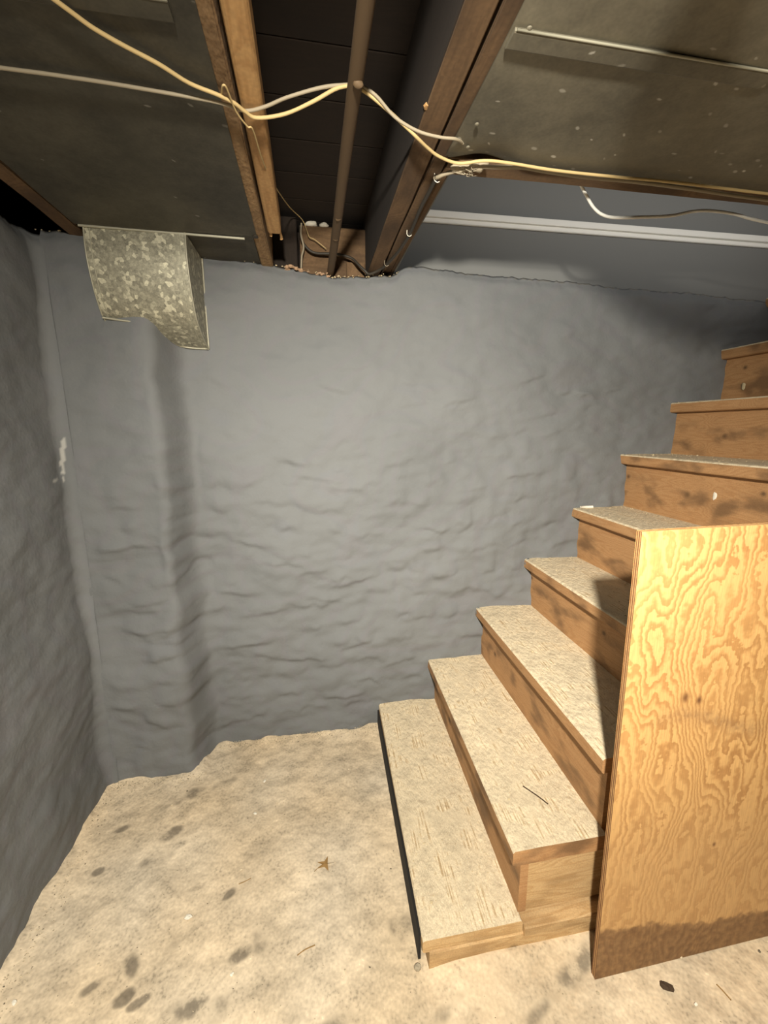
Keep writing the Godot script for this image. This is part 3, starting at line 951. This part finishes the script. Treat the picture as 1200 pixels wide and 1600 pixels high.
func build_plywood() -> void:
	var p := thing("plywood_sheet", "upright plywood sheet with wavy golden grain and a damp dark foot", "plywood", Vector3(0.322, 0, 0.884))
	p.rotation_degrees.z = 0.55
	var w := 1.1
	var t := 0.012
	var st := st_new(false)
	for f in [[t / 2, 1.0], [-t / 2, -1.0]]:
		var a := Vector3(0, 0, f[0])
		var b := Vector3(w, 0, f[0])
		var c := Vector3(w, 1.0, f[0])
		var d := Vector3(0, 1.0, f[0])
		if f[1] > 0:
			tri(st, a, b, c, Vector2(0, 1), Vector2(1, 1), Vector2(1, 0)); tri(st, a, c, d, Vector2(0, 1), Vector2(1, 0), Vector2(0, 0))
		else:
			tri(st, b, a, d, Vector2(1, 1), Vector2(0, 1), Vector2(0, 0)); tri(st, b, d, c, Vector2(1, 1), Vector2(0, 0), Vector2(1, 0))
	obj("face_veneer", done(st), M.ply, p)
	# the plies show as lines along the cut edge
	for k in 5:
		var z := -t / 2 + (k + 0.5) * t / 5
		obj("ply_layer", box(Vector3(0.0006, 0.0006, z - t / 10 + 0.0001), Vector3(w - 0.0006, 0.9994 + (0.0003 if k % 2 else 0.0), z + t / 10 - 0.0001), 0.0004), M.ply_edge if k % 2 == 0 else M.tan, p)

# ---------------------------------------------------------------- wires and small things
func wire(called: String, pts: Array, r: float, m: Material, label: String, group := "") -> MeshInstance3D:
	var o := obj(called, tube(pts, r, 8, 5, 0.12), m)
	tag(o, label, "cable", group)
	return o

func build_wires() -> void:
	wire("cable", [Vector3(-0.64, 1.676, 0.99), Vector3(-0.525, 1.676, 0.847), Vector3(-0.491, 1.676, 0.810), Vector3(-0.437, 1.676, 0.773), Vector3(-0.403, 1.676, 0.744), Vector3(-0.365, 1.676, 0.727), Vector3(-0.344, 1.676, 0.714), Vector3(-0.331, 1.676, 0.699), Vector3(-0.313, 1.677, 0.685), Vector3(-0.267, 1.685, 0.689), Vector3(-0.220, 1.700, 0.702), Vector3(-0.180, 1.712, 0.719), Vector3(-0.149, 1.712, 0.723), Vector3(-0.110, 1.700, 0.712), Vector3(-0.062, 1.682, 0.694), Vector3(-0.042, 1.676, 0.683), Vector3(-0.016, 1.676, 0.659), Vector3(0.013, 1.676, 0.638), Vector3(0.055, 1.676, 0.625), Vector3(0.100, 1.676, 0.641), Vector3(0.152, 1.676, 0.642), Vector3(0.250, 1.676, 0.635), Vector3(0.363, 1.676, 0.635), Vector3(0.508, 1.676, 0.638), Vector3(0.635, 1.676, 0.636), Vector3(0.752, 1.676, 0.634), Vector3(1.2, 1.676, 0.63)], 0.0028, M.yellow_wire, "yellowed cable crossing from the top left under the joists to the right panel edge")
	wire("cable", [Vector3(-0.90, 1.678, 0.73), Vector3(-0.663, 1.678, 0.725), Vector3(-0.598, 1.678, 0.724), Vector3(-0.524, 1.678, 0.721), Vector3(-0.455, 1.678, 0.716), Vector3(-0.383, 1.678, 0.710), Vector3(-0.355, 1.678, 0.705), Vector3(-0.329, 1.679, 0.695), Vector3(-0.297, 1.686, 0.699), Vector3(-0.264, 1.694, 0.711), Vector3(-0.215, 1.708, 0.717), Vector3(-0.179, 1.716, 0.718), Vector3(-0.149, 1.716, 0.722), Vector3(-0.122, 1.706, 0.722), Vector3(-0.087, 1.690, 0.705), Vector3(-0.045, 1.680, 0.694), Vector3(-0.003, 1.678, 0.688), Vector3(0.028, 1.681, 0.683), Vector3(0.05, 1.69, 0.66)], 0.0026, M.grey_wire, "grey cable running level from the left edge across the open joist bay")
	wire("cable", [Vector3(0.028, 1.684, 0.555), Vector3(0.032, 1.680, 0.567), Vector3(0.044, 1.680, 0.581), Vector3(0.087, 1.680, 0.609), Vector3(0.136, 1.680, 0.619), Vector3(0.186, 1.680, 0.626), Vector3(0.244, 1.680, 0.621), Vector3(0.332, 1.680, 0.617), Vector3(0.449, 1.680, 0.619), Vector3(0.577, 1.680, 0.615), Vector3(0.788, 1.680, 0.605), Vector3(1.2, 1.680, 0.60)], 0.0038, M.grey_wire, "thick grey cable stapled along the back edge of the right panel")
	wire("cable", D, 0.0034, M.blue_wire, "grey cable hanging in a shallow loop below the stairwell header")
	wire("cable", [Vector3(-0.361, 1.679, 0.724), Vector3(-0.355, 1.674, 0.750), Vector3(-0.350, 1.674, 0.746), Vector3(-0.344, 1.674, 0.700), Vector3(-0.331, 1.675, 0.665), Vector3(-0.323, 1.677, 0.653), Vector3(-0.316, 1.684, 0.555), Vector3(-0.303, 1.718, 0.40), Vector3(-0.278, 1.820, 0.080), Vector3(-0.242, 1.838, -0.035), Vector3(-0.227, 1.803, -0.035), Vector3(-0.221, 1.789, -0.035), Vector3(-0.203, 1.782, -0.035), Vector3(-0.168, 1.758, -0.035)], 0.0014, M.yellow_wire, "thin pale wire dropping past the tan board to the sill block")
	wire("cable", [Vector3(-0.249, 1.818, -0.030), Vector3(-0.248, 1.785, -0.030), Vector3(-0.234, 1.758, -0.030), Vector3(-0.204, 1.741, -0.030), Vector3(-0.142, 1.739, -0.020), Vector3(-0.091, 1.727, -0.010), Vector3(-0.068, 1.703, 0.005), Vector3(-0.048, 1.683, 0.014), Vector3(-0.031, 1.672, 0.018), Vector3(0.005, 1.681, 0.052), Vector3(0.025, 1.681, 0.159), Vector3(0.034, 1.681, 0.268), Vector3(0.034, 1.682, 0.340), Vector3(0.029, 1.682, 0.437), Vector3(0.030, 1.682, 0.507), Vector3(0.030, 1.682, 0.564)], 0.0042, M.dark_wire, "thick dark cable looping in front of the sill block and along the heavy joist")
	wire("cable", [Vector3(-0.245, 1.825, -0.028), Vector3(-0.248, 1.792, -0.025), Vector3(-0.241, 1.755, -0.025), Vector3(-0.248, 1.726, -0.025), Vector3(-0.251, 1.690, -0.025)], 0.0030, M.grey_wire, "short pale wire hanging straight down the left edge of the sill block")
	var i := 0
	for q in [[Vector3(0.033, 1.682, 0.556), "bright wire staple on the batten end, at the corner of the right panel"], [Vector3(0.034, 1.682, 0.300), "white wire staple halfway along the batten, over the dark cable"], [Vector3(0.012, 1.681, 0.085), "dull wire staple over the dark cable, nearest the wall"]]:
		var c: Vector3 = q[0]
		var o := obj("cable_staple", tube([c + Vector3(-0.006, 0.010, 0), c + Vector3(-0.006, -0.002, 0), c + Vector3(0, -0.006, 0), c + Vector3(0.006, -0.002, 0), c + Vector3(0.006, 0.010, 0)], 0.0009, 6, 3), M.plaster if i < 2 else M.grey_wire)
		tag(o, q[1], "staple", "cable staples on the batten")
		i += 1
	# matted lint hanging on the cables at the panel corner
	var st := st_new(true)
	rng.seed = 3
	for k in 7:
		lump(Vector3(0.060 + k * 0.008, 1.682 + rng.randf_range(-0.003, 0.004), 0.596 + k * 0.003 + rng.randf_range(-0.006, 0.006)), Vector3(0.012, 0.006, 0.009), k, st, 5, 8)
	var lt := thing("lint_tuft", "matted grey lint caught on the cables at the corner of the right panel", "lint")
	obj("clump", done(st), M.lint, lt)
	for k in 9:
		var a := Vector3(0.05 + rng.randf() * 0.07, 1.68, 0.59 + rng.randf() * 0.03)
		obj("fibre", tube([a, a + Vector3(rng.randf_range(-.015, .015), -0.008, rng.randf_range(-.01, .01)), a + Vector3(rng.randf_range(-.02, .02), -0.002, rng.randf_range(-.02, .02))], 0.0006, 4, 4), M.lint, lt)

func build_shade_pipe() -> void:  # added pipe, out of view, whose shadow darkens the upper right wall
	var d := thing("shade_pipe", "added unseen black pipe out of view at the right, shading the upper right wall", "pipe")
	obj("pipe", tube([Vector3(0.055, 1.625, 1.27), Vector3(0.10, 1.58, 1.27), Vector3(0.18, 1.548, 1.27), Vector3(0.30, 1.54, 1.27), Vector3(0.9, 1.54, 1.27), Vector3(2.0, 1.53, 1.27), Vector3(2.89, 1.52, 1.27)], 0.036, 18, 8), M.black, d)
	for x in [0.55, 1.5, 2.4]:
		obj("hanger", tube([Vector3(x, 1.683, 1.225), Vector3(x, 1.54, 1.23), Vector3(x, 1.498, 1.27), Vector3(x, 1.54, 1.31), Vector3(x, 1.683, 1.315)], 0.004, 6, 4), M.steel, d)

func build_litter() -> void:
	# a dry star-shaped leaf on the concrete
	var lf := thing("dry_leaf", "small dry brown star-shaped leaf lying on the concrete floor", "leaf", Vector3(-0.244, 0.006, 0.538))
	var st := st_new(false)
	var lobes := 5
	for k in lobes * 2:
		var a0 := TAU * k / (lobes * 2)
		var a1 := TAU * (k + 1) / (lobes * 2)
		var r0 := 0.020 if k % 2 == 0 else 0.006
		var r1 := 0.006 if k % 2 == 0 else 0.020
		for sgn in [1.0, -1.0]:
			var o := Vector3(0, 0.003 * sgn * 0.1 + 0.001, 0)
			var p := Vector3(cos(a0) * r0 * 1.3, 0.004 * sin(a0 * 3.0) + 0.0003 * sgn, sin(a0) * r0)
			var q := Vector3(cos(a1) * r1 * 1.3, 0.004 * sin(a1 * 3.0) + 0.0003 * sgn, sin(a1) * r1)
			if sgn > 0: tri(st, o, q, p)
			else: tri(st, o, p, q)
	obj("blade", done(st), M.leaf, lf)
	obj("stalk", tube([Vector3(0, 0.002, 0), Vector3(-0.015, 0.002, 0.006), Vector3(-0.030, 0.001, 0.016)], 0.0008, 5, 4), M.leaf, lf)
	var tw := [[Vector3(0.262, 0.276, 0.652), Vector3(0.284, 0.277, 0.690), Vector3(0.296, 0.276, 0.712), 0.0016, "thin dark twig lying near the front end of the second tread"],
		[Vector3(-0.315, 0.004, 0.735), Vector3(-0.298, 0.005, 0.728), Vector3(-0.275, 0.004, 0.722), 0.0012, "thin pale straw lying on the concrete left of the first tread"],
		[Vector3(-0.470, 0.004, 0.550), Vector3(-0.455, 0.004, 0.546), Vector3(-0.440, 0.004, 0.540), 0.0009, "short hair-thin sprig beside a dark spot in the middle of the concrete"],
		[Vector3(0.572, 0.004, 0.945), Vector3(0.575, 0.004, 0.955), Vector3(0.578, 0.004, 0.972), 0.0013, "short straw on the concrete in front of the plywood foot"]]
	for t in tw:
		var o := obj("twig", tube([t[0], t[1], t[2]], t[3], 6, 5, 0.5), M.bark if t[3] > 0.0014 else M.leaf)
		tag(o, t[4], "twig", "twigs lying about")
	st = st_new(false)
	lump(Vector3.ZERO, Vector3(0.014, 0.005, 0.008), 5, st, 6, 9)
	var ch := obj("bark_chip", done(st), M.bark)
	ch.position = Vector3(0.463, 0.006, 0.930)
	ch.rotation.y = -0.6
	tag(ch, "dark brown bark chip on the concrete in front of the plywood foot", "chip")
	var fl := [[Vector3(-0.580, 0.004, 0.609), 0.009, "largest white plaster flake, alone in the middle of the concrete"], [Vector3(-0.435, 0.004, 0.215), 0.006, "white plaster flake near the wall foot, right of the pier"], [Vector3(-0.452, 0.004, 0.340), 0.006, "cream plaster flake between the pier and the dry leaf"], [Vector3(-0.455, 0.004, 0.745), 0.0045, "small white plaster flake next to the dark smear near the bottom of the floor"], [Vector3(-0.893, 0.005, 0.716), 0.006, "white plaster flake close to the left wall foot"], [Vector3(0.50, 0.004, 0.965), 0.004, "tiny white plaster flake beside the bark chip"]]
	var i := 0
	for f in fl:
		st = st_new(false)
		lump(Vector3.ZERO, Vector3(f[1], 0.0025, f[1] * 0.7), 40 + i, st, 5, 9)
		var o := obj("plaster_flake", done(st), M.plaster)
		o.position = f[0]
		o.rotation.y = i * 1.3
		tag(o, f[2], "flake", "plaster flakes on the floor")
		i += 1
	st = st_new(false)
	lump(Vector3.ZERO, Vector3(0.008, 0.006, 0.007), 71, st, 6, 9)
	var pb := obj("pebble", done(st), M.lint)
	pb.position = Vector3(-0.052, 0.006, 0.805)
	tag(pb, "pale pebble lying against the front corner of the first tread", "pebble")
	var cg := obj("paper_stub", tube([Vector3(0.800, 0.871, 0.018), Vector3(0.850, 0.871, 0.022)], 0.005, 10, 2), M.plaster)
	tag(cg, "short pale paper stub lying on the fifth tread against the wall", "stub")

var D := [Vector3(0.345, 1.715, 0.556), Vector3(0.388, 1.695, 0.530), Vector3(0.417, 1.675, 0.520), Vector3(0.443, 1.661, 0.520), Vector3(0.477, 1.658, 0.520), Vector3(0.535, 1.663, 0.520), Vector3(0.620, 1.672, 0.520), Vector3(0.680, 1.686, 0.520), Vector3(0.733, 1.691, 0.520), Vector3(0.797, 1.689, 0.520), Vector3(0.893, 1.678, 0.520), Vector3(1.2, 1.66, 0.52)]

func build_lamp(at: Vector3, aim: Vector3) -> void:
	# a clamp lamp on the joist behind the camera
	var l := thing("clamp_lamp", "metal clamp lamp hung from a joist behind the camera", "lamp", at)
	l.look_at_from_position(at, aim)                 # -z looks along the beam
	var st := st_new(true)
	var prof := [Vector2(0.022, 0.10), Vector2(0.03, 0.08), Vector2(0.055, 0.055), Vector2(0.075, 0.02), Vector2(0.085, -0.02), Vector2(0.088, -0.02), Vector2(0.078, 0.022), Vector2(0.058, 0.058), Vector2(0.033, 0.084), Vector2(0.026, 0.104)]
	for i in prof.size() - 1:
		for k in 24:
			var a := TAU * k / 24
			var b := TAU * (k + 1) / 24
			var p := [Vector3(prof[i].x * cos(a), prof[i].x * sin(a), prof[i].y), Vector3(prof[i].x * cos(b), prof[i].x * sin(b), prof[i].y), Vector3(prof[i + 1].x * cos(b), prof[i + 1].x * sin(b), prof[i + 1].y), Vector3(prof[i + 1].x * cos(a), prof[i + 1].x * sin(a), prof[i + 1].y)]
			tri(st, p[0], p[1], p[2]); tri(st, p[0], p[2], p[3])
	M.steel = mat(Color(0.75, 0.75, 0.74), 0.35, 0.9)
	M.black = mat(Color(0.08, 0.08, 0.08), 0.6)
	obj("reflector", done(st), M.steel, l)
	var e := mat(Color(1, 0.95, 0.85), 0.5)
	e.emission_enabled = true
	e.emission = Color(1, 0.93, 0.80)
	e.emission_energy_multiplier = 2.0
	var sm := SphereMesh.new()
	sm.radius = 0.03; sm.height = 0.06
	obj("bulb", sm, e, l).position.z = 0.03
	var cy := CylinderMesh.new()
	cy.top_radius = 0.02; cy.bottom_radius = 0.02; cy.height = 0.08
	var so := obj("socket", cy, M.black, l)
	so.position.z = 0.12
	so.rotation.x = PI / 2
	obj("clamp", box(Vector3(-0.012, 0.0, 0.13), Vector3(0.012, 0.11, 0.15)), M.steel, l)
	# the open spill of the bulb and the tighter beam of the reflector
	for q in [["spill_light", SPILL_AIM, SPILL_ENERGY, SPILL_ANGLE], ["beam_light", aim, BEAM_ENERGY, BEAM_ANGLE]]:
		var s := SpotLight3D.new()
		s.name = q[0]
		l.add_child(s)
		s.look_at_from_position(at + (aim - at).normalized() * 0.03, q[1])
		s.light_color = LAMP_COLOR
		s.light_energy = q[2]
		s.spot_range = 12.0
		s.spot_attenuation = 2.0
		s.spot_angle = q[3]
		s.spot_angle_attenuation = 1.0
		s.light_size = 0.03
		s.shadow_enabled = true

const LAMP_COLOR := Color(1.0, 0.965, 0.90)
const LAMP_AT := Vector3(-0.29, 1.52, 1.87)
const LAMP_AIM := Vector3(0.22, 1.05, 0.0)
const SPILL_AIM := Vector3(-0.14, 0.0, 0.60)
const SPILL_ENERGY := 5.5
const SPILL_ANGLE := 75.0
const BEAM_ENERGY := 4.6
const BEAM_ANGLE := 35.0
const STAIR_ENERGY := 0.5
const STAIR_TILT := 0.78

func build_stair_fill() -> void:
	# added fill light, hidden behind the header to brighten the recess and moulding
	var l := thing("fill_strip", "added unseen fill strip behind the header, brightening the stairwell wall and moulding", "lamp", Vector3(1.1, 1.84, 0.52))
	l.rotation.x = STAIR_TILT
	var e := mat(Color(1, 1, 1), 0.4)
	e.emission_enabled = true
	e.emission = Color(1, 0.98, 0.94)
	e.emission_energy_multiplier = 0.8
	obj("fill_diffuser", box(Vector3(-0.8, -0.012, -0.004), Vector3(0.8, 0.012, 0.004), 0.002), e, l)
	obj("fill_housing", box(Vector3(-0.82, -0.018, 0.005), Vector3(0.82, 0.018, 0.02), 0.002), M.black, l)
	var o := AreaLight3D.new()
	o.name = "recess_fill"
	o.area_size = Vector2(1.6, 0.024)
	o.position.z = -0.012
	o.light_color = Color(1, 0.98, 0.95)
	o.light_energy = STAIR_ENERGY
	o.area_range = 10.0
	o.area_attenuation = 2.0
	o.shadow_enabled = true
	l.add_child(o)

func _ready() -> void:
	# camera, air, exposure
	var cam := Camera3D.new()
	cam.name = "camera"
	add_child(cam)
	cam.fov = 100.17
	cam.near = 0.02
	cam.far = 60.0
	cam.position = Vector3(-0.2495, 1.175, 1.521)
	cam.rotation = Vector3(-0.191, -0.173, -0.003)
	cam.current = true
	var env := Environment.new()
	env.background_mode = Environment.BG_COLOR
	env.background_color = Color(0, 0, 0)
	env.tonemap_mode = Environment.TONE_MAPPER_LINEAR
	env.tonemap_exposure = 1.0
	env.sdfgi_enabled = true
	env.ssao_enabled = true
	env.ssil_enabled = true
	var we := WorldEnvironment.new()
	we.name = "environment"
	we.environment = env
	add_child(we)
	nz.seed = 101; nz.noise_type = FastNoiseLite.TYPE_SIMPLEX_SMOOTH; nz.frequency = 0.02; nz.fractal_octaves = 3
	nz2.seed = 202; nz2.noise_type = FastNoiseLite.TYPE_SIMPLEX_SMOOTH; nz2.frequency = 0.02; nz2.fractal_octaves = 2
	build_lamp(LAMP_AT, LAMP_AIM)
	build_stair_fill()
	make_materials()
	build_walls()
	build_floor()
	build_ceiling()
	build_stairs()
	build_plywood()
	build_boot()
	build_shade_pipe()
	build_wires()
	build_litter()
